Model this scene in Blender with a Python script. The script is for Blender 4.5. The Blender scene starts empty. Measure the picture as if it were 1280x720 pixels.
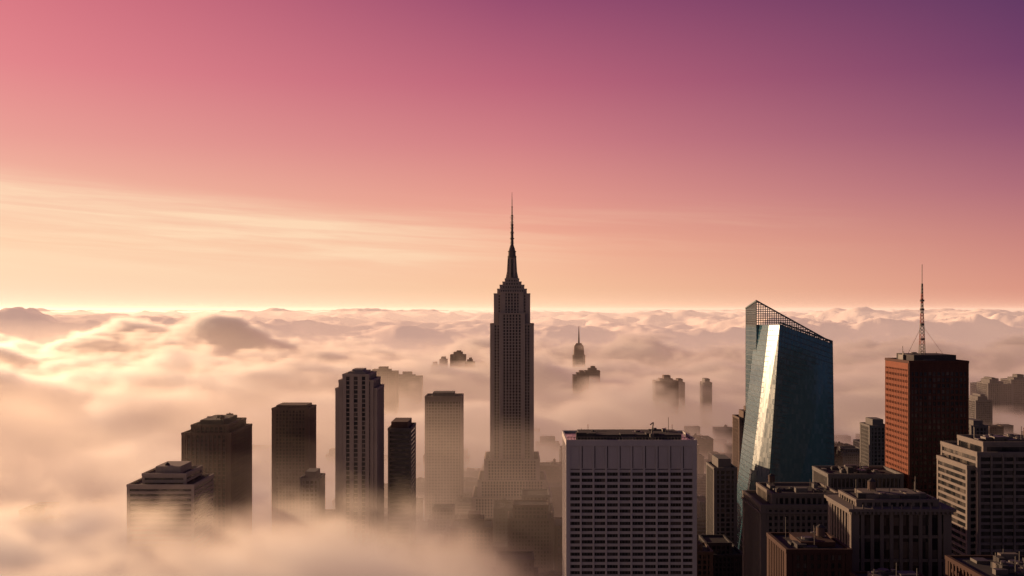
import bpy, math, random
from mathutils import Vector, noise as mnoise
random.seed(7)
S=bpy.context.scene
S.view_settings.view_transform='Standard'; S.view_settings.look='None'; S.view_settings.exposure=0; S.view_settings.gamma=1
def lin(c):
    o=[]
    for v in c:
        v/=255.0
        o.append(v/12.92 if v<=0.04045 else ((v+0.055)/1.055)**2.4)
    return (o[0],o[1],o[2],1.0)

# ---------------- node expression helper ----------------
class E:
    def __init__(s,nt,sock): s.nt=nt; s.s=sock
    def _m(s,op,*a):
        n=s.nt.nodes.new('ShaderNodeMath'); n.operation=op
        for i,v in enumerate((s,)+a):
            if isinstance(v,E): s.nt.links.new(v.s,n.inputs[i])
            else: n.inputs[i].default_value=float(v)
        return E(s.nt,n.outputs[0])
    def __add__(s,o): return s._m('ADD',o)
    def __radd__(s,o): return s._m('ADD',o)
    def __sub__(s,o): return s._m('SUBTRACT',o)
    def __rsub__(s,o): return s._m('MULTIPLY',-1.0)._m('ADD',o)
    def __mul__(s,o): return s._m('MULTIPLY',o)
    def __rmul__(s,o): return s._m('MULTIPLY',o)
    def __truediv__(s,o): return s._m('DIVIDE',o)
    def mx(s,o): return s._m('MAXIMUM',o)
    def mn(s,o): return s._m('MINIMUM',o)
    def ss(s,a,b):
        n=s.nt.nodes.new('ShaderNodeMapRange'); n.interpolation_type='SMOOTHSTEP'
        s.nt.links.new(s.s,n.inputs['Value'])
        n.inputs['From Min'].default_value=a; n.inputs['From Max'].default_value=b
        return E(s.nt,n.outputs[0])
def mixe(a,b,t): return a+(b-a)*t
def xyz(nt,sock):
    n=nt.nodes.new('ShaderNodeSeparateXYZ'); nt.links.new(sock,n.inputs[0])
    return [E(nt,n.outputs[i]) for i in range(3)]
def comb(nt,x,y,z):
    n=nt.nodes.new('ShaderNodeCombineXYZ')
    for i,v in enumerate((x,y,z)):
        if isinstance(v,E): nt.links.new(v.s,n.inputs[i])
        else: n.inputs[i].default_value=v
    return n.outputs[0]
def noise(nt,vec,scale=1,detail=4,rough=.5,dist=0):
    n=nt.nodes.new('ShaderNodeTexNoise'); n.inputs['Scale'].default_value=scale
    n.inputs['Detail'].default_value=detail; n.inputs['Roughness'].default_value=rough
    n.inputs['Distortion'].default_value=dist
    nt.links.new(vec,n.inputs['Vector'])
    return E(nt,n.outputs[0])
def puff(nt,vec,scale=1):
    n=nt.nodes.new('ShaderNodeTexVoronoi'); n.feature='SMOOTH_F1'; n.inputs['Scale'].default_value=scale
    n.inputs['Smoothness'].default_value=.35
    nt.links.new(vec,n.inputs['Vector']); d=E(nt,n.outputs['Distance'])
    return 1-d*d*1.3

# ---------------- world ----------------
SUN_EL=math.radians(9.5); SUN_AZ=math.radians(-46)   # azimuth from +Y, negative = left
w=bpy.data.worlds.new("World"); S.world=w; w.use_nodes=True
nt=w.node_tree; nt.nodes.clear()
tc=nt.nodes.new('ShaderNodeTexCoord')
x,y,z=xyz(nt,tc.outputs['Generated'])
el=z._m('ARCSINE')*(180/math.pi)
az=x._m('ARCTAN2',y)*(180/math.pi)
def ramp(stops):
    r=nt.nodes.new('ShaderNodeValToRGB'); cr=r.color_ramp
    nt.links.new(((el+2)/62).s,r.inputs[0])
    cr.elements[0].position=(stops[0][0]+2)/62; cr.elements[0].color=lin(stops[0][1])
    cr.elements[1].position=(stops[1][0]+2)/62; cr.elements[1].color=lin(stops[1][1])
    for p,c in stops[2:]:
        e=cr.elements.new((p+2)/62); e.color=lin(c)
    return r.outputs[0]
RL=ramp([(-1,(255,236,208)),(1.2,(253,221,187)),(3.5,(250,202,167)),(6.3,(242,181,158)),(8.5,(234,158,148)),(12,(227,133,138)),(16.3,(215,114,127)),(24,(130,70,105)),(50,(45,38,72))])
RC=ramp([(-1,(253,214,178)),(1.2,(248,195,158)),(3.5,(242,175,147)),(6,(228,153,140)),(9,(208,126,131)),(12,(188,101,121)),(16.3,(152,76,110)),(24,(90,52,92)),(50,(40,36,70))])
RR=ramp([(-1,(228,162,138)),(1.2,(216,147,130)),(3.5,(198,129,124)),(6,(172,105,119)),(9,(140,79,110)),(12,(112,61,102)),(16.3,(82,49,94)),(24,(50,38,78)),(50,(30,30,60))])
RB=ramp([(-1,(98,82,98)),(4,(88,72,94)),(10,(66,54,82)),(50,(36,34,60))])
def mixc(a,b,t):
    m=nt.nodes.new('ShaderNodeMix'); m.data_type='RGBA'
    nt.links.new(t.s,m.inputs[0])
    if isinstance(a,tuple): m.inputs[6].default_value=a
    else: nt.links.new(a,m.inputs[6])
    if isinstance(b,tuple): m.inputs[7].default_value=b
    else: nt.links.new(b,m.inputs[7])
    return m.outputs[2]
def lr(v,a,b):
    n=nt.nodes.new('ShaderNodeMapRange'); nt.links.new(v.s,n.inputs['Value'])
    n.inputs['From Min'].default_value=a; n.inputs['From Max'].default_value=b; return E(nt,n.outputs[0])
c=mixc(RL,RC,lr(az,-27,0)); c=mixc(c,RR,lr(az,0,27))
back=(az+12)._m('ABSOLUTE').ss(46,100)
c=mixc(c,RB,back)
# high thin cirrus
sl=el+(az+26)*.10
cv=comb(nt,az*0.035,(el+az*0.06)*0.5,0.0)
cn=noise(nt,cv,1.6,5,.6,.5).ss(.38,.70)
cn2=noise(nt,comb(nt,az*.045,(el+az*.05)*1.1,3.0),1.5,5,.62,.3).ss(.38,.75)
mask=el.ss(.6,3.0)*(1-sl.ss(6.0,7.4))*(1-az.ss(-12,8))
mask2=el.ss(2.0,4.0)*(1-el.ss(4.6,6.5))*(1-az.ss(-5,26))
c=mixc(c,lin((255,222,186)),((cn*.42+cn2*.32+.2)*mask+cn2*mask2*.22).mn(.8))
bg=nt.nodes.new('ShaderNodeBackground'); nt.links.new(c,bg.inputs[0]); bg.inputs[1].default_value=1.0
sky=nt.nodes.new('ShaderNodeTexSky'); sky.sky_type='NISHITA'; sky.sun_disc=False
sky.sun_elevation=SUN_EL; sky.sun_rotation=SUN_AZ
bg2=nt.nodes.new('ShaderNodeBackground'); nt.links.new(sky.outputs[0],bg2.inputs[0]); bg2.inputs[1].default_value=0.0015
ad=nt.nodes.new('ShaderNodeAddShader'); nt.links.new(bg.outputs[0],ad.inputs[0]); nt.links.new(bg2.outputs[0],ad.inputs[1])
wo=nt.nodes.new('ShaderNodeOutputWorld'); nt.links.new(ad.outputs[0],wo.inputs[0])

sd=bpy.data.lights.new('sun','SUN'); sd.energy=5; sd.angle=math.radians(.6); sd.color=(1,.64,.36)
so=bpy.data.objects.new('sun',sd); S.collection.objects.link(so)
dv=Vector((math.sin(SUN_AZ)*math.cos(SUN_EL),math.cos(SUN_AZ)*math.cos(SUN_EL),math.sin(SUN_EL)))
so.rotation_euler=dv.to_track_quat('Z','Y').to_euler(); so.location=(-800,700,900)

cam=bpy.data.cameras.new('camera'); co=bpy.data.objects.new('camera',cam); S.collection.objects.link(co)
co.location=(0,0,300); co.rotation_euler=(math.pi/2,0,0); cam.lens=37.5; cam.sensor_width=36
cam.shift_y=28/1280; cam.clip_start=1; cam.clip_end=200000; S.camera=co

# ---------------- materials ----------------
def wallmat(name,col,var=.18,rough=.85,metal=0,spec=.3):
    m=bpy.data.materials.new(name); m.use_nodes=True; nt=m.node_tree
    b=nt.nodes['Principled BSDF']; b.inputs['Roughness'].default_value=rough; b.inputs['Metallic'].default_value=metal
    b.inputs['Specular IOR Level'].default_value=spec
    g=nt.nodes.new('ShaderNodeNewGeometry'); X,Y,Z=xyz(nt,g.outputs['Position'])
    n=noise(nt,g.outputs['Position'],.06,4,.65)
    st=noise(nt,comb(nt,X*.35,Y*.35,Z*.03),1,3,.6)
    f=((n-.5)*2*var+(st-.5)*2*var+1)
    mul=nt.nodes.new('ShaderNodeVectorMath'); mul.operation='SCALE'; mul.inputs[0].default_value=col
    nt.links.new(f.s,mul.inputs['Scale']); nt.links.new(mul.outputs[0],b.inputs['Base Color'])
    return m
def glassmat(name,c0,c1,rough=.12,bay=3.2,fl=3.9,metal=0.0,jit=0.0):
    m=bpy.data.materials.new(name); m.use_nodes=True; nt=m.node_tree
    b=nt.nodes['Principled BSDF']; b.inputs['Metallic'].default_value=metal
    g=nt.nodes.new('ShaderNodeNewGeometry'); X,Y,Z=xyz(nt,g.outputs['Position'])
    v=comb(nt,(X/bay)._m('FLOOR'),(Y/bay)._m('FLOOR'),(Z/fl)._m('FLOOR'))
    wn=nt.nodes.new('ShaderNodeTexWhiteNoise'); nt.links.new(v,wn.inputs['Vector']); r=E(nt,wn.outputs['Value'])
    mm=nt.nodes.new('ShaderNodeMix'); mm.data_type='RGBA'; mm.inputs[6].default_value=(*c0,1); mm.inputs[7].default_value=(*c1,1)
    nt.links.new((r*r*r).s,mm.inputs[0]); nt.links.new(mm.outputs[2],b.inputs['Base Color'])
    nt.links.new((r*.15+rough).s,b.inputs['Roughness'])
    b.inputs['IOR'].default_value=1.5
    if jit>0:   # each pane is set at a very slightly different angle
        s1=nt.nodes.new('ShaderNodeVectorMath'); s1.operation='SUBTRACT'; nt.links.new(wn.outputs['Color'],s1.inputs[0]); s1.inputs[1].default_value=(.5,.5,.5)
        s2=nt.nodes.new('ShaderNodeVectorMath'); s2.operation='SCALE'; nt.links.new(s1.outputs[0],s2.inputs[0]); s2.inputs['Scale'].default_value=jit
        s3=nt.nodes.new('ShaderNodeVectorMath'); s3.operation='ADD'; nt.links.new(g.outputs['Normal'],s3.inputs[0]); nt.links.new(s2.outputs[0],s3.inputs[1])
        s4=nt.nodes.new('ShaderNodeVectorMath'); s4.operation='NORMALIZE'; nt.links.new(s3.outputs[0],s4.inputs[0]); nt.links.new(s4.outputs[0],b.inputs['Normal'])
    return m
M=dict(
 lime=wallmat('limestone',(.17,.145,.135)), tan=wallmat('tan_limestone',(.45,.375,.33)), pale=wallmat('pale_concrete',(.36,.31,.28)), pale2=wallmat('weathered_concrete',(.22,.19,.18)),
 white=wallmat('travertine_panels',(.54,.50,.51),.1), brown=wallmat('brown_stone',(.13,.088,.075)),
 granite_lit=wallmat('granite_sunlit_tone',(.25,.078,.042)), granite_shaded=wallmat('granite_shaded_tone',(.085,.036,.03)), dbrick=wallmat('dark_brick',(.06,.027,.022)), grey=wallmat('grey_concrete',(.15,.14,.14)),  # tower granite in two tones: sunlight and shade put into the colours
 dark=wallmat('dark_stone',(.06,.054,.058)), roof=wallmat('roof_gravel',(.05,.045,.045)),
 metal=wallmat('painted_steel',(.13,.12,.12),.1,.5,.6), steel=wallmat('mullion_steel',(.08,.12,.145),.08,.35,.6),
 red=wallmat('red_paint',(.35,.07,.05),.1,.6), 
 gl=glassmat('window_glass',(.015,.016,.02),(.12,.10,.09)),
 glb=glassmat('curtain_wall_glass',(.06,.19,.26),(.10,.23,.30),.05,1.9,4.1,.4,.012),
 glm=glassmat('sky_lit_facet_glass',(.20,.25,.28),(.25,.29,.31),.24,1.9,4.1,.3,.01))  # facet glass lightened, reflected bright sky put into its colour

class B:
    def __init__(s,name,loc,single=False): s.n=name; s.loc=Vector(loc); s.p={}; s.single=single
    def part(s,part,mat):
        return s.p.setdefault((part,mat),([],[]))
    def box(s,part,mat,x0,x1,y0,y1,z0,z1,t=1.0):
        V,F=s.part(part,mat); i=len(V); cx=(x0+x1)/2; cy=(y0+y1)/2
        for zz,k in ((z0,1),(z1,t)):
            for xx,yy in ((x0,y0),(x1,y0),(x1,y1),(x0,y1)):
                V.append((cx+(xx-cx)*k,cy+(yy-cy)*k,zz))
        F+= [(i+3,i+2,i+1,i),(i+4,i+5,i+6,i+7),(i,i+1,i+5,i+4),(i+1,i+2,i+6,i+5),(i+2,i+3,i+7,i+6),(i+3,i,i+4,i+7)]
    def cyl(s,part,mat,cx,cy,r0,r1,z0,z1,n=12):
        V,F=s.part(part,mat); i=len(V)
        for zz,r in ((z0,r0),(z1,r1)):
            for k in range(n):
                a=2*math.pi*(k+.5)/n; V.append((cx+r*math.cos(a),cy+r*math.sin(a),zz))
        for k in range(n): F.append((i+k,i+(k+1)%n,i+n+(k+1)%n,i+n+k))
        F.append(tuple(i+n+k for k in range(n))); F.append(tuple(i+k for k in reversed(range(n))))
    def bar(s,part,mat,a,b,r):
        V,F=s.part(part,mat); a=Vector(a); b=Vector(b); d=(b-a).normalized()
        u=d.cross(Vector((0,0,1)) if abs(d.z)<.9 else Vector((0,1,0))).normalized()*r; v=d.cross(u).normalized()*r
        i=len(V)
        for p in (a,b):
            for q in (u+v,v-u,-u-v,u-v): V.append(tuple(p+q))
        F+= [(i+3,i+2,i+1,i),(i+4,i+5,i+6,i+7),(i,i+1,i+5,i+4),(i+1,i+2,i+6,i+5),(i+2,i+3,i+7,i+6),(i+3,i,i+4,i+7)]
    def poly(s,part,mat,pts):
        V,F=s.part(part,mat); i=len(V); V+= [tuple(p) for p in pts]; F.append(tuple(range(i,i+len(pts))))
    def grid(s,part,mat,q,nu,nv,ru,rv):
        q=[Vector(p) for p in q]
        for k in range(nu+1):
            t=k/nu; s.bar(part,mat,q[0].lerp(q[1],t),q[3].lerp(q[2],t),ru)
        for k in range(nv+1):
            t=k/nv; s.bar(part,mat,q[0].lerp(q[3],t),q[1].lerp(q[2],t),rv)
    def done(s):
        par=None
        if s.single:
            V=[];F=[];MI=[];mats=[]
            for (pn,mt),(v,f) in s.p.items():
                if mt not in mats: mats.append(mt)
                o=len(V); V+=v; F+=[tuple(a+o for a in q) for q in f]; MI+=[mats.index(mt)]*len(f)
            me=bpy.data.meshes.new(s.n); me.from_pydata([tuple(Vector(p)-s.loc) for p in V],[],F)
            for mt in mats: me.materials.append(M[mt])
            me.polygons.foreach_set('material_index',MI)
            ob=bpy.data.objects.new(s.n,me); ob.location=s.loc; S.collection.objects.link(ob); return ob
        par=bpy.data.objects.new(s.n,None); par.location=s.loc; S.collection.objects.link(par)
        for (pn,mt),(v,f) in s.p.items():
            me=bpy.data.meshes.new(pn); me.from_pydata([tuple(Vector(p)-s.loc) for p in v],[],f); me.materials.append(M[mt])
            ob=bpy.data.objects.new(pn,me); S.collection.objects.link(ob); ob.parent=par
        return par
def tower(b,x0,x1,y0,y1,z0,z1,wall='grey',gl='gl',bay=4,fl=3.9,pw=1.2,ph=1.4,pd=.7,sdp=.35,corner=2.0,par=1.4,blank=0):
    """glass core + piers + spandrels on four sides, parapet on top"""
    b.box('windows',gl,x0,x1,y0,y1,z0,z1-.6)
    W=x1-x0;D=y1-y0
    nx=max(1,round(W/bay)); ny=max(1,round(D/bay))
    for sx in (x0,x1):
        for sy in (y0,y1):
            cx0=sx-pd-.06 if sx==x0 else sx-corner; cx1=sx+corner if sx==x0 else sx+pd+.06
            cy0=sy-pd-.06 if sy==y0 else sy-corner; cy1=sy+corner if sy==y0 else sy+pd+.06
            b.box('corner_piers',wall,cx0,cx1,cy0,cy1,z0,z1-.02)
    if pw>0:
        for k in range(1,nx):
            X=x0+W*k/nx
            b.box('piers',wall,X-pw/2,X+pw/2,y0-pd,y0+.1,z0,z1-.05); b.box('piers',wall,X-pw/2,X+pw/2,y1-.1,y1+pd,z0,z1-.05)
        for k in range(1,ny):
            Y=y0+D*k/ny
            b.box('piers',wall,x0-pd,x0+.1,Y-pw/2,Y+pw/2,z0,z1-.05); b.box('piers',wall,x1-.1,x1+pd,Y-pw/2,Y+pw/2,z0,z1-.05)
    if ph>0:
        nz=max(1,int((z1-z0-blank)/fl))
        for k in range(nz+1):
            Z=z1-blank-k*fl
            if Z-ph<z0: break
            b.box('spandrels',wall,x0-sdp,x1+sdp,y0-sdp,y0+.15,Z-ph,Z-.1); b.box('spandrels',wall,x0-sdp,x1+sdp,y1-.15,y1+sdp,Z-ph,Z-.1)
            b.box('spandrels',wall,x0-sdp+.01,x0+.15,y0+.2,y1-.2,Z-ph,Z-.1); b.box('spandrels',wall,x1-.15,x1+sdp-.01,y0+.2,y1-.2,Z-ph,Z-.1)
    if blank>0:
        e=sdp+.04
        b.box('blank_band',wall,x0-e,x1+e,y0-e,y1+e,z1-blank,z1-.1)
    e=pd+.25
    b.box('roof','roof',x0-.2,x1+.2,y0-.2,y1+.2,z1-.6,z1+.1)
    b.box('parapet',wall,x0-e,x1+e,y0-e,y0+.5,z1-.7,z1+par); b.box('parapet',wall,x0-e,x1+e,y1-.5,y1+e,z1-.7,z1+par)
    b.box('parapet',wall,x0-e+.01,x0+.5,y0+.5,y1-.5,z1-.7,z1+par-.01); b.box('parapet',wall,x1-.5,x1+e-.01,y0+.5,y1-.5,z1-.7,z1+par-.01)
def clutter(b,x0,x1,y0,y1,z,n=8,hmax=5,wall='grey',poles=2):
    for k in range(n):
        w=random.uniform(2,min(9,(x1-x0)/3)); d=random.uniform(2,min(9,(y1-y0)/3)); h=random.uniform(1.2,hmax)
        X=random.uniform(x0+1,x1-w-1); Y=random.uniform(y0+1,y1-d-1)
        b.box('roof_plant',random.choice([wall,'metal','dark']),X,X+w,Y,Y+d,z+random.uniform(0,.03),z+h)
        if random.random()<.4: b.cyl('roof_fans','metal',X+w/2,Y+d/2,min(w,d)*.35,min(w,d)*.35,z+h-.1,z+h+.9,10)
    for k in range(poles):
        X=random.uniform(x0+2,x1-2);Y=random.uniform(y0+2,y1-2); b.bar('roof_poles','metal',(X,Y,z),(X,Y,z+random.uniform(5,10)),.15)
    if random.random()<.5:
        X=random.uniform(x0+4,x1-4);Y=random.uniform(y0+4,y1-4)
        b.cyl('water_tank','brown',X,Y,2,2,z+3,z+7,12); b.cyl('water_tank','dark',X,Y,2.2,.2,z+7,z+8.5,12)
        for a,c in ((-1.4,-1.4),(1.4,-1.4),(1.4,1.4),(-1.4,1.4)): b.bar('tank_legs','metal',(X+a,Y+c,z),(X+a,Y+c,z+3),.15)
occ=[]
def N(name,x0,x1,y0,y1,single=False):
    occ.append((x0-6,x1+6,y0-6,y1+6)); return B(name,((x0+x1)/2,(y0+y1)/2,0),single)

# 1. art deco skyscraper with spire
b=N('art_deco_skyscraper_with_spire',-62,62,1290,1400)
Y0=1300
def T(hw,y0,y1,z0,z1,**k): tower(b,-hw,hw,y0,y1,z0,z1,**k)
st=dict(wall='tan',bay=3.6,fl=3.7,pw=1.6,ph=1.3,pd=.9,sdp=.1,corner=3.2,par=1.0)
T(60,Y0-8,Y0+90,0,26,**st); T(48,Y0-5,Y0+80,26,72,**st); T(41,Y0-3,Y0+72,72,93,**st); T(33,Y0-1,Y0+68,93,118,**st)
T(25.8,Y0+3,Y0+62,118,283,**st)
tower(b,-15,15,Y0+.6,Y0+64.5,118,296,**st)
st.update(corner=5)
T(21.4,Y0+8,Y0+57,283,320,**st)
tower(b,-13,13,Y0+5.8,Y0+59,296,322,**st)
cy=Y0+32
for hw,z0,z1 in ((17.5,320,326),(14.5,326,331),(11,331,335),(8.2,335,339)):
    tower(b,-hw,hw,cy-hw*1.1,cy+hw*1.1,z0,z1,wall='tan',bay=3,fl=3,pw=1.5,ph=1.3,corner=1.8,par=.8)
b.box('mast_shaft','tan',-4.4,4.4,cy-4.4,cy+4.4,338,368,.9)
for sx,sy in ((1,0),(-1,0),(0,1),(0,-1)):
    for sg in (1,-1):
        b.poly('mast_wings','tan',[(sx*a+sg*sy*.8,cy+sy*a+sg*sx*.8,zq) for a,zq in ((4,339),(8.2,339),(6.4,348),(5.8,358),(5.3,367),(3,367))])
    b.box('mast_windows','gl',sx*3.9-1.1,sx*3.9+1.1,cy+sy*3.9-1.1,cy+sy*3.9+1.1,341,364)
for r0,r1,z0,z1 in ((5.6,5.6,366,368),(4.8,4.6,368,373),(5.3,5.3,373,374),(4.3,3.4,374,378),(3.2,2,378,382)):
    b.cyl('mast_drum','lime',0,cy,r0,r1,z0,z1,20)
zz=382
for r0,r1,h in ((2.1,2.0,7),(3.0,3.0,1.2),(1.9,1.9,7),(2.6,2.6,1),(1.7,1.6,8),(2.2,2.2,1),(1.2,1.1,11),(1.7,1.7,.8),(.85,.75,10),(1.2,1.2,.6),(.55,.5,9),(.4,.2,9)):
    b.cyl('antenna','metal',0,cy,r0,r1,zz,zz+h,10); zz+=h
for k in range(24):
    a=k*2.4; z=384+k*1.5; b.bar('antenna_elements','metal',(-math.cos(a)*2.8,cy-math.sin(a)*2.8,z),(math.cos(a)*2.8,cy+math.sin(a)*2.8,z),.16)
b.done()

# 2. pale stepped tower with dark strips
b=N('stepped_office_tower',-149,-113,900,945)
tower(b,-148.5,-115,903,950,0,233,wall='pale',bay=6.6,fl=3.8,pw=3.4,ph=.9,pd=.9,sdp=.1,corner=2.5)
tower(b,-145.5,-118,901.6,949,0,240,wall='pale',bay=6.8,fl=3.8,pw=3.4,ph=.9,pd=.9,sdp=.1,corner=2.2)
tower(b,-142,-121.5,900,948,0,245,wall='pale',bay=7.2,fl=3.8,pw=3.6,ph=.9,pd=.9,sdp=.1,corner=2.2)
b.box('crown_block','pale',-139,-124.5,905,940,245,248); b.box('crown_plant','pale',-136,-127,908,930,248,250)
b.done()
# 3. banded office block
b=N('banded_office_block',-113,-88,960,1010)
tower(b,-111,-91,958,1005,0,193,wall='grey',bay=50,fl=3.9,pw=0,ph=1.9,pd=.4,sdp=.4,corner=1.2)
b.box('penthouse','brown',-109,-94,962,1000,193,199.5); b.done()
# 4. slim dark tower
b=N('slim_brown_tower',-248,-205,1100,1150)
tower(b,-247,-210,1100,1140,0,198,wall='brown',bay=3.4,fl=3.6,pw=1.5,ph=1.3,corner=3)
b.box('penthouse','brown',-244,-213,1104,1136,198,202); b.done()
# 5. broad dark block with stepped roof
b=N('broad_office_block',-312,-258,1000,1080)
tower(b,-309,-264,1000,1080,0,184,wall='brown',bay=4.2,fl=3.8,pw=1.8,ph=1.2,corner=3)
tower(b,-302,-268,1006,1072,184,191,wall='brown',bay=4.2,fl=3.4,pw=1.8,ph=1.2,corner=3)
b.box('penthouse','dark',-296,-274,1012,1064,191,196); clutter(b,-300,-270,1010,1068,191,10,8,'dark',3); b.done()
# 6. low pale stepped block
b=N('terraced_pale_block',-307,-248,850,910)
tower(b,-306,-254,850,905,0,160,wall='pale',bay=4,fl=4,pw=0,ph=2.3,corner=1.5)
tower(b,-296,-262,856,900,160,168,wall='pale',bay=4,fl=4,pw=0,ph=2.3,corner=1.5)
b.box('penthouse','pale',-288,-268,862,892,168,174); clutter(b,-290,-266,860,895,168,6,5,'pale',1); b.done()
# 7. grid tower behind
b=N('gridded_office_tower',-124,-68,1500,1560)
tower(b,-122,-71,1500,1550,0,178,wall='pale2',bay=4.2,fl=4.2,pw=1.3,ph=1.5,corner=2,blank=5)
b.box('penthouse','grey',-112,-82,1508,1540,178,184); b.done()

# 11. white slab front centre
b=N('white_slab_office_tower',33,113,650,705)
x0,x1,y0,y1,zt=34.2,111.2,650,700,221
b.box('windows','gl',x0,x1,y0,y1,0,zt-1)
nb=10
fz=zt-18
while fz>100:
    b.box('spandrels','white',x0-.5,x1+.5,y0-.5,y0+.2,fz-1.7,fz)
    b.box('spandrels','white',x0-.5,x0+.2,y0+.25,y1-.25,fz-1.7,fz-.01); b.box('spandrels','white',x1-.2,x1+.5,y0+.25,y1-.25,fz-1.7,fz-.01)
    fz-=3.75
for k in range(nb+1):
    X=x0+(x1-x0)*k/nb; ww=.55 if 0<k<nb else 1.3
    b.box('columns','white',X-ww,X+ww,y0-1.1,y0+.3,80,zt-3)
    if k<nb:
        for j in (1,2,3):
            XX=X+(x1-x0)/nb*j/4; b.box('mullions','metal',XX-.12,XX+.12,y0-.3,y0+.1,80,zt-18)
        b.box('louvre_panels','white',X+1.2,X+(x1-x0)/nb-1.2,y0-.75,y0+.2,zt-15.5,zt-4)
        b.box('panel_joint','dark',X+.62,X+1.1,y0-.6,y0+.2,zt-17,zt-3.6)
for k in range(7):
    Y=y0+(y1-y0)*k/6; b.box('columns','white',x0-1.1,x0+.3,Y-.7,Y+.7,80,zt-3.05); b.box('columns','white',x1-.3,x1+1.1,Y-.7,Y+.7,80,zt-3.05)
b.box('blank_band','white',x0-.55,x1+.55,y0-.55,y1+.55,zt-17.5,zt-3.4)
b.box('roof','roof',x0-1,x1+1,y0-1,y1+1,zt-3.4,zt-2.6)
b.box('parapet','white',x0-1.3,x1+1.3,y0-1.3,y0-.4,zt-3.5,zt+.2); b.box('parapet','white',x0-1.3,x1+1.3,y1-.5,y1+1.3,zt-3.5,zt+.2)
b.box('parapet','white',x0-1.3,x0-.4,y0-.4,y1-.5,zt-3.5,zt+.19); b.box('parapet','white',x1+.4,x1+1.3,y0-.4,y1-.5,zt-3.5,zt+.19)
for k in range(40):
    X=x0+(x1-x0)*k/39; b.bar('roof_railing','metal',(X,y0+1.5,zt-2.6),(X,y0+1.5,zt+1.6),.12)
b.bar('roof_railing','metal',(x0,y0+1.5,zt+1.6),(x1,y0+1.5,zt+1.6),.15)
b.box('penthouse','dark',x0+8,x1-6,y0+12,y1-8,zt-2.6,zt+1.8)
clutter(b,x0+3,x1-3,y0+4,y1-4,zt-2.6,26,6.2,'grey',6)
X=x0+52
b.box('window_crane','metal',X-1.2,X+1.2,y0+6,y0+9,zt-2.6,zt+3); b.bar('window_crane','metal',(X,y0+7,zt+3),(X+.8,y0+7,zt+10),.35); b.bar('window_crane','metal',(X+.8,y0+7,zt+10),(X-1.5,y0+3,zt+9),.25)
b.bar('antenna','metal',(X+12,y0+20,zt),(X+12,y0+20,zt+12),.15)
b.done()

# 12. crystalline glass tower
b=N('crystalline_glass_skyscraper',188,286,885,992)
TL=(224.4,894,288);TR=(268.8,894,271.8);BR=(271.5,891,12);BL=(203.4,886,12)
TL2=(219.6,912,287.4);BL2=(188.4,919,12)
TL3=(219.6,960,286.8);BL3=(188.4,964,12); TRb=(284.4,960,271);BRb=(285.6,960,12)
b.poly('front_facet','glb',[BL,BR,TR,TL]); b.grid('front_mullions','steel',[BL,BR,TR,TL],18,62,.12,.26)
b.poly('corner_facet','glm',[BL2,BL,TL,TL2]); b.grid('corner_mullions','steel',[BL2,BL,TL,TL2],5,62,.10,.22)
b.poly('west_facet','glb',[BL3,BL2,TL2,TL3]); b.grid('west_mullions','steel',[BL3,BL2,TL2,TL3],10,62,.10,.22)
b.poly('east_facet','glb',[BR,BRb,TRb,TR]); b.poly('rear_facet','glb',[BRb,BL3,TL3,TRb]); b.poly('roof','roof',[TL,TR,TRb,TL3,TL2])
rx=217.2
b.poly('rear_west_wall','glb',[(rx,991,12),(rx,948,12),(rx,948,286),(rx,991,286)])
b.poly('rear_wall','glb',[(rx,948,12),(240,948,12),(240,948,286),(rx,948,286)]); b.grid('rear_mullions','steel',[(rx,947.9,12),(228,947.9,12),(228,947.9,286),(rx,947.9,286)],5,62,.12,.26)
b.grid('rear_mullions','steel',[(rx-.1,991,12),(rx-.1,948,12),(rx-.1,948,286),(rx-.1,991,286)],9,62,.12,.26)
b.poly('rear_wall','glb',[(285,991,12),(rx,991,12),(rx,991,286),(285,991,272)])
def lattice(a,bb,h0a,h1a,h0b,h1b,n,r=.2):
    a=Vector(a);bb=Vector(bb)
    for k in range(n+1):
        t=k/n;p=a.lerp(bb,t);l0=h0a+(h0b-h0a)*t;l1=h1a+(h1b-h1a)*t
        b.bar('screen_lattice','steel',(p.x,p.y,l0),(p.x,p.y,l1),r)
    zmin=min(h0a,h0b); zz=zmin
    while zz<h1a:
        t1=1.0 if zz<=h1b else (h1a-zz)/(h1a-h1b)
        t0=0.0 if zz>=h0a else ((h0a-zz)/(h0a-h0b) if h0a!=h0b else 0)
        if t1>t0:
            p=a.lerp(bb,t0);q=a.lerp(bb,t1); b.bar('screen_lattice','steel',(p.x,p.y,zz),(q.x,q.y,zz),r)
        zz+=2.0
    b.bar('screen_lattice','steel',(a.x,a.y,h1a),(bb.x,bb.y,h1b),.6)
lattice((rx,948,0),(284.4,948,0),284,308.6,269,271.5,34,.30)
lattice((rx,991,0),(rx,948,0),285,302,285,308.6,18)
lattice((224.4,894.4,0),(268.8,894.4,0),287,290,271,274,18)
b.done()

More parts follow.
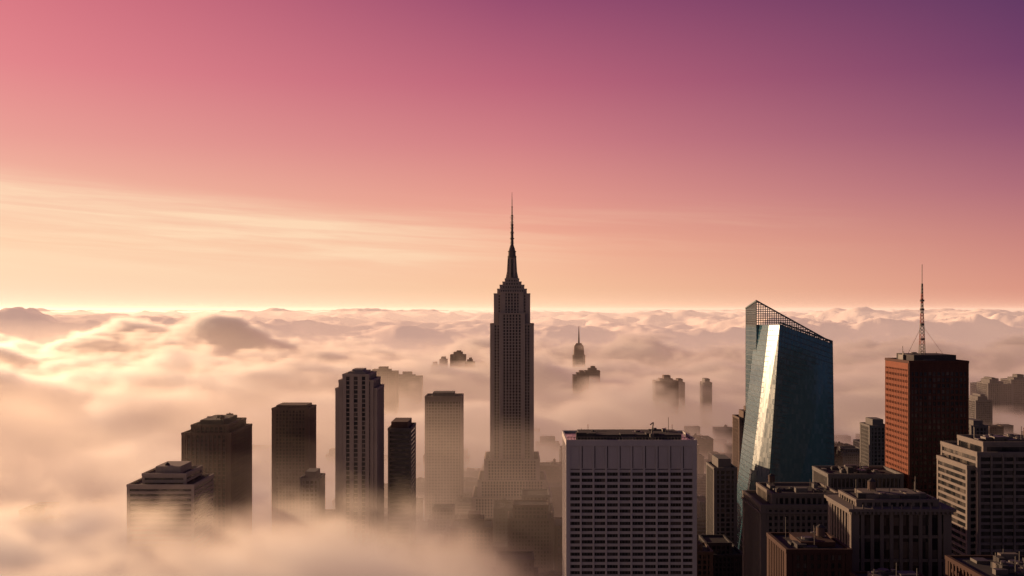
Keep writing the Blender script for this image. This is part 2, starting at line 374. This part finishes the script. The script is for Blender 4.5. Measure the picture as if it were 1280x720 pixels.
# 13. red granite tower with antenna
b=N('red_granite_tower',256,304,698,750)
tower(b,261,299,700,744,0,266,wall='granite_shaded',bay=3.0,fl=3.9,pw=.9,ph=1.5,pd=.5,sdp=.3,corner=1.0,blank=5,par=1.0)  # wall colour darkened for the shaded front
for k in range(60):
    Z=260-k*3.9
    b.box('west_sunlit_bands','granite_lit',260.2,260.75,700.6,743.4,Z-2.2,Z)  # cladding added on the west face, sunlight put into its colour
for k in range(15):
    Y=700.9+42.2*k/14; b.box('west_sunlit_piers','granite_lit',260.05,260.5,Y-.5,Y+.5,20,261)
b.box('west_sunlit_cap','granite_lit',260.1,260.7,700.7,743.3,261.1,265.2)
b.box('penthouse','dark',266,294,706,738,266,270.5); clutter(b,263,297,702,742,266,14,4.5,'dark',6)
def mast(b,X,Y,z0,z1,w0,w1,pn='antenna_mast'):
    n=int((z1-z0)/2.2)
    for k in range(n):
        a=z0+(z1-z0)*k/n;c=z0+(z1-z0)*(k+1)/n; r=(w0+(w1-w0)*k/n)/2;q=(w0+(w1-w0)*(k+1)/n)/2
        m='red' if (k//3)%2 else 'metal'
        co=[(-1,-1),(1,-1),(1,1),(-1,1)]
        for j in range(4):
            u=co[j];v=co[(j+1)%4]
            b.bar(pn,m,(X+u[0]*r,Y+u[1]*r,a),(X+u[0]*q,Y+u[1]*q,c),.16)
            b.bar(pn,m,(X+u[0]*r,Y+u[1]*r,a),(X+v[0]*q,Y+v[1]*q,c),.09)
            b.bar(pn,m,(X+u[0]*q,Y+u[1]*q,c),(X+v[0]*q,Y+v[1]*q,c),.09)
mast(b,276,718,270,298,3.2,1.5); mast(b,276,718,298,318,1.3,.7); b.bar('antenna_mast','metal',(276,718,316),(276,718,331),.18)
for zq in (280,290,300,306): b.cyl('antenna_drums','metal',276,718,1.5,1.5,zq,zq+1.3,10)
for sx in (-1,1):
    b.bar('antenna_guys','metal',(276,718,290),(276+sx*12,712,270.5),.08)
b.done()

# 14. right edge stepped tower
b=N('stepped_pale_tower',256,330,596,650)
kw=dict(wall='pale2',bay=4,fl=3.8,pw=0,ph=1.6,pd=.5,sdp=.45,corner=1.5)
tower(b,258,300,604,646,0,211,**kw); tower(b,262,318,600,650,0,219,**kw); tower(b,268,310,606,640,219,224,**kw)
for k in range(9): b.box('fins','pale2',262.5+k*6.5,263.3+k*6.5,598.8,600,0,219)
clutter(b,270,308,608,638,224,12,3,'pale2',4); b.done()
# 15. ornamental stone tower
b=N('ornamental_stone_tower',163,222,518,560)
tower(b,166,213,520,556,0,202,wall='lime',bay=4.7,fl=11.5,pw=1.7,ph=1.6,pd=.9,sdp=.3,corner=3)
b.box('cornice','lime',163.4,215.6,517.4,558.6,202.2,203.6); b.box('cornice','lime',164.4,214.6,518.4,557.6,200.7,202.2)
for k in range(24): b.box('dentils','lime',164.6+k*2.1,165.6+k*2.1,517.2,518.35,201,202.19)
tower(b,170,209,525,552,203.6,206.3,wall='lime',bay=4,fl=3,pw=1.2,ph=.8,corner=2,par=.8)
b.box('penthouse','lime',176,203,530,548,206.3,208.6); clutter(b,171,208,527,550,206.4,12,3,'lime',4)
for k in range(10):
    X=166+4.7*k
    b.cyl('roof_urns','lime',X,518.6,.5,.2,203.6,205.6,8)
b.done()
# 16. classical midrise and link wing
b=N('classical_stone_block',146,205,636,690)
tower(b,150,203,640,690,0,182,wall='lime',bay=3.4,fl=3.8,pw=1.5,ph=1.7,corner=2.5,par=1.6)
tower(b,158,198,646,686,182,188,wall='lime',bay=3.4,fl=5.5,pw=1.3,ph=1.7,corner=2); b.box('cornice','lime',148.5,204.5,638.5,691.5,178,179.2)
clutter(b,159,197,648,684,188,8,3,'grey',3)
b.done()
b=N('louvred_plant_block',206,254,690,735)
tower(b,208,256,700,735,0,191,wall='grey',bay=2.6,fl=7,pw=.8,ph=1.4,corner=1.5,par=1.8); clutter(b,210,252,702,733,191,12,5,'grey',2); b.done()
# 17. dark red block
b=N('dark_brick_block',120,156,478,520)
tower(b,124,152,480,515,0,191.5,wall='dbrick',bay=3.2,fl=3.7,pw=1.6,ph=1.6,corner=2,par=1.2)
b.box('penthouse','dbrick',132,148,488,508,191.5,194); clutter(b,126,150,482,512,191.5,8,3,'dark',3); b.done()
# 18. near roof lower right
b=N('brick_loft_block',188,240,428,470)
tower(b,192,240,432,470,0,191,wall='dbrick',bay=3.4,fl=3.7,pw=1.5,ph=1.6,corner=2,par=1.0)
clutter(b,194,238,434,468,191,24,3.4,'lime',7); b.done()
b=N('low_plant_roof_block',148,184,440,470)
tower(b,150,178,445,470,0,184,wall='dbrick',bay=3.4,fl=3.7,pw=1.5,ph=1.6,corner=2,par=1.0)
clutter(b,151,177,446,469,184,10,3.4,'lime',3); b.done()

# secondary towers
sec=[('brown_office_tower',252,278,1180,1215,180,'brown'),
('dark_office_tower',171,189,900,935,166,'grey'),('grey_office_tower',376,395,1120,1150,178,'grey'),('grey_office_tower',474,490,1100,1130,180,'grey'),
('grey_office_tower',-200,-183,1010,1040,140,'grey'),('dark_office_tower',150,168,980,1010,130,'dark'),
('grey_office_tower',60,110,860,900,105,'grey'),('brown_office_tower',-60,-20,1050,1090,85,'brown'),('brown_office_tower',120,150,800,830,118,'brown'),
('distant_office_tower',-330,-262,2400,2460,160,'brown'),('distant_office_tower',-292,-215,2520,2570,142,'grey'),
('distant_office_tower',-190,-172,2800,2840,170,'brown'),('distant_office_tower',-165,-125,2850,2900,180,'brown'),('distant_office_tower',-212,-195,2800,2840,155,'brown'),('distant_office_tower',-122,-98,2780,2820,164,'brown'),('distant_office_tower',-92,-60,2850,2880,152,'grey'),
('distant_office_tower',145,180,2500,2550,146,'brown'),('distant_office_tower',176,210,2550,2590,154,'brown'),
('distant_office_tower',290,335,2150,2200,156,'brown'),('distant_office_tower',340,356,2200,2240,150,'brown'),('distant_office_tower',395,412,2200,2240,150,'grey'),
('distant_office_tower',1010,1080,2300,2350,140,'grey'),('distant_office_tower',1100,1150,2350,2400,146,'grey'),('distant_office_tower',960,985,2150,2200,152,'grey'),('distant_office_tower',870,900,2000,2050,130,'grey'),
('distant_office_tower',620,660,2300,2340,140,'brown')]
for nm,x0,x1,y0,y1,zt,wl in sec:
    b=N(nm,x0,x1,y0,y1,True)
    tower(b,x0,x1,y0,y1,0,zt,wall=wl,bay=4,fl=4,pw=1.5,ph=1.5,corner=2)
    q=(x1-x0)*.2; b.box('penthouse',wl,x0+q,x1-q,y0+q,y1-q,zt,zt+5+random.random()*4)
    if x1-x0>20: b.box('penthouse2',wl,x0+2*q,x1-1.5*q,y0+q*1.5,y1-q*1.2,zt,zt+12)
    b.done()
b=N('distant_tower_with_spire',195,245,3300,3340)
tower(b,190,226,3300,3340,0,160,wall='brown',bay=5,fl=5,pw=1.5,ph=1.5,corner=3)
b.box('upper_shaft','brown',192,224,3303,3337,160,190,.88); b.box('crown','brown',195,221,3308,3332,190,198,.6)
b.cyl('spire','metal',208,3320,3.2,.9,198,251,8); b.done()

# background mass of city blocks
def clash(x0,x1,y0,y1): return any(x0<c and x1>a and y0<d and y1>e for a,c,e,d in occ)
gy=430
while gy<2100:
    gx=-800
    while gx<1000:
        wx=random.uniform(26,46);wy=random.uniform(30,50)
        X=gx+random.uniform(-2,4)
        lim=gy*.55+40
        if abs(X)<lim and not clash(X,X+wx,gy,gy+wy) and random.random()<.93:
            h=random.choice([28,40,52,66,80,95])*random.uniform(.8,1.15)
            if X<-20: h*=.6
            if gy>1300: h*=.72
            wl=random.choice(['lime','brown','dbrick','grey','dark','dark','grey'])
            b=B('city_building',(X+wx/2,gy+wy/2,0),True)
            tower(b,X,X+wx,gy,gy+wy,0,h,wall=wl,bay=random.uniform(3,5),fl=3.9,pw=random.choice([0,1.3,1.6]),ph=1.7,corner=2)
            if random.random()<.6:
                s=random.uniform(3,8); tower(b,X+s,X+wx-s,gy+s,gy+wy-s,h,h+random.uniform(6,18),wall=wl,bay=4,fl=3.9,pw=1.4,ph=1.6,corner=1.5); 
            else: clutter(b,X+2,X+wx-2,gy+2,gy+wy-2,h,5,5,wl,1)
            b.done()
        gx+=wx+random.choice([1,2,18])
    gy+=68

# ---------------- ground, avenues ----------------
def sheet(name,x0,x1,y0,y1,z,mat):
    me=bpy.data.meshes.new(name); me.from_pydata([(x0,y0,z),(x1,y0,z),(x1,y1,z),(x0,y1,z)],[],[(0,1,2,3)]); me.materials.append(mat)
    o=bpy.data.objects.new(name,me); S.collection.objects.link(o)
sheet('ground',-70000,70000,-3000,90000,0,wallmat('ground_concrete',(.14,.13,.12)))
asp=wallmat('asphalt',(.05,.05,.05)); yel=wallmat('road_marking',(.7,.68,.6),.05)
for gx in (-420,-85,14,330): 
    sheet('avenue',gx,gx+16,-200,4000,.02,asp)
    sheet('lane_marking',gx+7.9,gx+8.1,-200,4000,.026,yel)

# ---------------- fog ----------------
def fogmat(name,g=.68,alb=(.99,.91,.82),em=0.0,emc=(1,.53,.35),haze=None,rate=1.0):  # em: added glow in place of light scattered many times inside the fog
    m=bpy.data.materials.new(name); m.use_nodes=True; nt=m.node_tree; nt.nodes.clear()
    m.cycles.volume_step_rate=rate
    out=nt.nodes.new('ShaderNodeOutputMaterial'); vs=nt.nodes.new('ShaderNodeVolumeScatter')
    vs.inputs['Color'].default_value=(*alb,1); vs.inputs['Anisotropy'].default_value=g
    sh=vs.outputs[0]
    if haze is None:
        vi=nt.nodes.new('ShaderNodeVolumeInfo'); nt.links.new(vi.outputs['Density'],vs.inputs['Density'])
        if em>0:
            e=nt.nodes.new('ShaderNodeEmission'); e.inputs[0].default_value=(*emc,1)
            nt.links.new((E(nt,vi.outputs['Density'])*em).s,e.inputs[1])
            a=nt.nodes.new('ShaderNodeAddShader'); nt.links.new(sh,a.inputs[0]); nt.links.new(e.outputs[0],a.inputs[1]); sh=a.outputs[0]
    else:
        vs.inputs['Density'].default_value=haze
        if em>0:
            e=nt.nodes.new('ShaderNodeEmission'); e.inputs[0].default_value=(*emc,1); e.inputs[1].default_value=haze*em
            a=nt.nodes.new('ShaderNodeAddShader'); nt.links.new(sh,a.inputs[0]); nt.links.new(e.outputs[0],a.inputs[1]); sh=a.outputs[0]
    nt.links.new(sh,out.inputs['Volume']); return m
def fog(name,lo,hi,res,mat,field):
    ng=bpy.data.node_groups.new(name,'GeometryNodeTree')
    ng.interface.new_socket('Geometry',in_out='OUTPUT',socket_type='NodeSocketGeometry')
    out=ng.nodes.new('NodeGroupOutput'); vc=ng.nodes.new('GeometryNodeVolumeCube')
    pos=ng.nodes.new('GeometryNodeInputPosition'); P=xyz(ng,pos.outputs[0])
    d=field(ng,pos.outputs[0],*P)
    ng.links.new(d.s,vc.inputs['Density'])
    vc.inputs['Min'].default_value=lo; vc.inputs['Max'].default_value=hi
    for k,n in zip(('Resolution X','Resolution Y','Resolution Z'),res): vc.inputs[k].default_value=n
    sm=ng.nodes.new('GeometryNodeSetMaterial'); sm.inputs['Material'].default_value=mat
    ng.links.new(vc.outputs[0],sm.inputs[0]); ng.links.new(sm.outputs[0],out.inputs[0])
    me=bpy.data.meshes.new(name); me.materials.append(mat); o=bpy.data.objects.new(name,me); S.collection.objects.link(o)
    md=o.modifiers.new('fog','NODES'); md.node_group=ng
    return o
def bump(x,y,cx,cy,rx,ry,h):
    u=(x-cx)/rx; v=(y-cy)/ry
    return (1-(u*u+v*v)).mx(0)*h
def f_mid(ng,P,x,y,z):
    n=noise(ng,comb(ng,x*(1/380),y*(1/420),z*(1/230)),1,4,.55)
    n2=noise(ng,comb(ng,x*(1/1100),y*(1/900),7.3),1,2,.5)
    n3=noise(ng,comb(ng,x*(1/105),y*(1/90),z*(1/48)),1,4,.62,.6)
    wx=x+(n-.5)*160; wy=y+(n2-.5)*200
    p1=puff(ng,comb(ng,wx*(1/330),wy*(1/330),z*(1/260)))
    Yf=y.ss(1600,2300); Xl=1-x.ss(-420,-40)
    h=mixe(Xl*56+22,130-x.ss(-300,900)*22,Yf)+(n-.5)*mixe(Yf*0+120,Yf*0+210,Yf)+(n2-.5)*Yf*140
    h=h+(p1-.6)*(Yf*90+30)+(n3-.5)*(Yf*110+95)
    h=h+bump(x,y,-1200,3900,480,600,120)+bump(x,y,-1400,2150,400,500,150)+bump(x,y,-1050,1450,260,330,150)  # last two bumps: added ridges, mostly out of view, to shade the valley
    edge=y.ss(850,1050)*(1-(y.ss(5100,5180)))
    veil=(1-z.ss(100,240))*(1-y.ss(1900,2200))*n3.ss(.28,.75)*mixe(n*0+.0021,n*0+.0008,x.ss(-260,320))
    hz=(1-z.ss(170,295))*.00016+.0000001
    return ((h-z).ss(0,40)*.038+veil)*edge+hz
def f_near(ng,P,x,y,z):
    n=noise(ng,comb(ng,x*(1/170),y*(1/170),z*(1/110)),1,4,.55)
    n3=noise(ng,comb(ng,x*(1/52),y*(1/52),z*(1/30)),1,4,.64,.6)
    Xl=1-x.ss(-90,80)
    h=162+(1-x.ss(-400,-230))*24+(n-.5)*170+(n3-.5)*105-(1-Xl)*55
    edge=y.ss(520,640)*(1-y.ss(780,845))
    return (h-z).ss(0,44)*.030*edge*Xl
fog('fog_bank',(-2600,846,0),(2600,5220,318),(370,312,29),fogmat('fog_volume',em=.195,rate=6),f_mid)
fog('near_fog_bank',(-460,520,60),(90,844,255),(110,65,39),fogmat('near_fog_volume',em=.175,rate=5),f_near)
M['h1']=fogmat('haze_volume',g=.55,haze=.00007,em=.36,emc=(1,.64,.45))
b=B('haze_layer',(0,0,0),True); b.box('h','h1',-60000,60000,5240,80000,1,294); b.done()
M['h2']=fogmat('high_haze_volume',g=.45,haze=.000025,em=.42,emc=(1,.64,.45))
b=B('high_haze_layer',(0,0,0),True); b.box('h','h2',-59000,59000,5260,79000,2,410); b.done()

# distant cloud deck: displaced cloud-top surface
def fbm(px,py,o=5,r=.55):
    a=1;s=0;f=1;t=0
    for i in range(o):
        s+=a*(1-abs(mnoise.noise(Vector((px*f,py*f,3.1*i)))))  ; t+=a; a*=r; f*=2.1
    return s/t
V=[];F=[];nx=460;ny=240
for j in range(ny):
    tj=j/(ny-1); Y=4700*math.exp(tj*math.log(60000/4700))
    for i in range(nx):
        X=(i/(nx-1)-.5)*1.5*Y+math.sin(j*1.7)*2
        k=min(1,max(0,(Y-4700)/500))
        lf=mnoise.noise(Vector((X/2600+3,Y/3600,.5)))
        h=176+ (fbm(X/1300,Y/1900)-.72)*370+max(0,lf)*110+min(0,lf)*60+20*tj
        for (mx_,my_,rx_,hh) in ((600,8800,1500,35),(3300,9500,1800,25)):
            d=((X-mx_)/rx_)**2+((Y-my_)/(rx_*1.3))**2
            if d<4: h+=hh*math.exp(-d)
        V.append((X,Y,h*k+40*(1-k)))
for j in range(ny-1):
    for i in range(nx-1):
        a=j*nx+i; F.append((a,a+1,a+nx+1,a+nx))
me=bpy.data.meshes.new('distant_cloud_deck'); me.from_pydata(V,[],F); me.polygons.foreach_set('use_smooth',[True]*len(F))
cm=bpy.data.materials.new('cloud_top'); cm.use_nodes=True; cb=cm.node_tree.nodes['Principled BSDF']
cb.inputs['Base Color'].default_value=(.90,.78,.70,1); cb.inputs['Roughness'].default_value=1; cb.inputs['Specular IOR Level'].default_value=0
cb.inputs['Emission Color'].default_value=(1,.61,.44,1); cb.inputs['Emission Strength'].default_value=.50  # added glow lifts the backlit cloud tops
me.materials.append(cm); o=bpy.data.objects.new('distant_cloud_deck',me); S.collection.objects.link(o)
print('OBJ',len(bpy.data.objects))
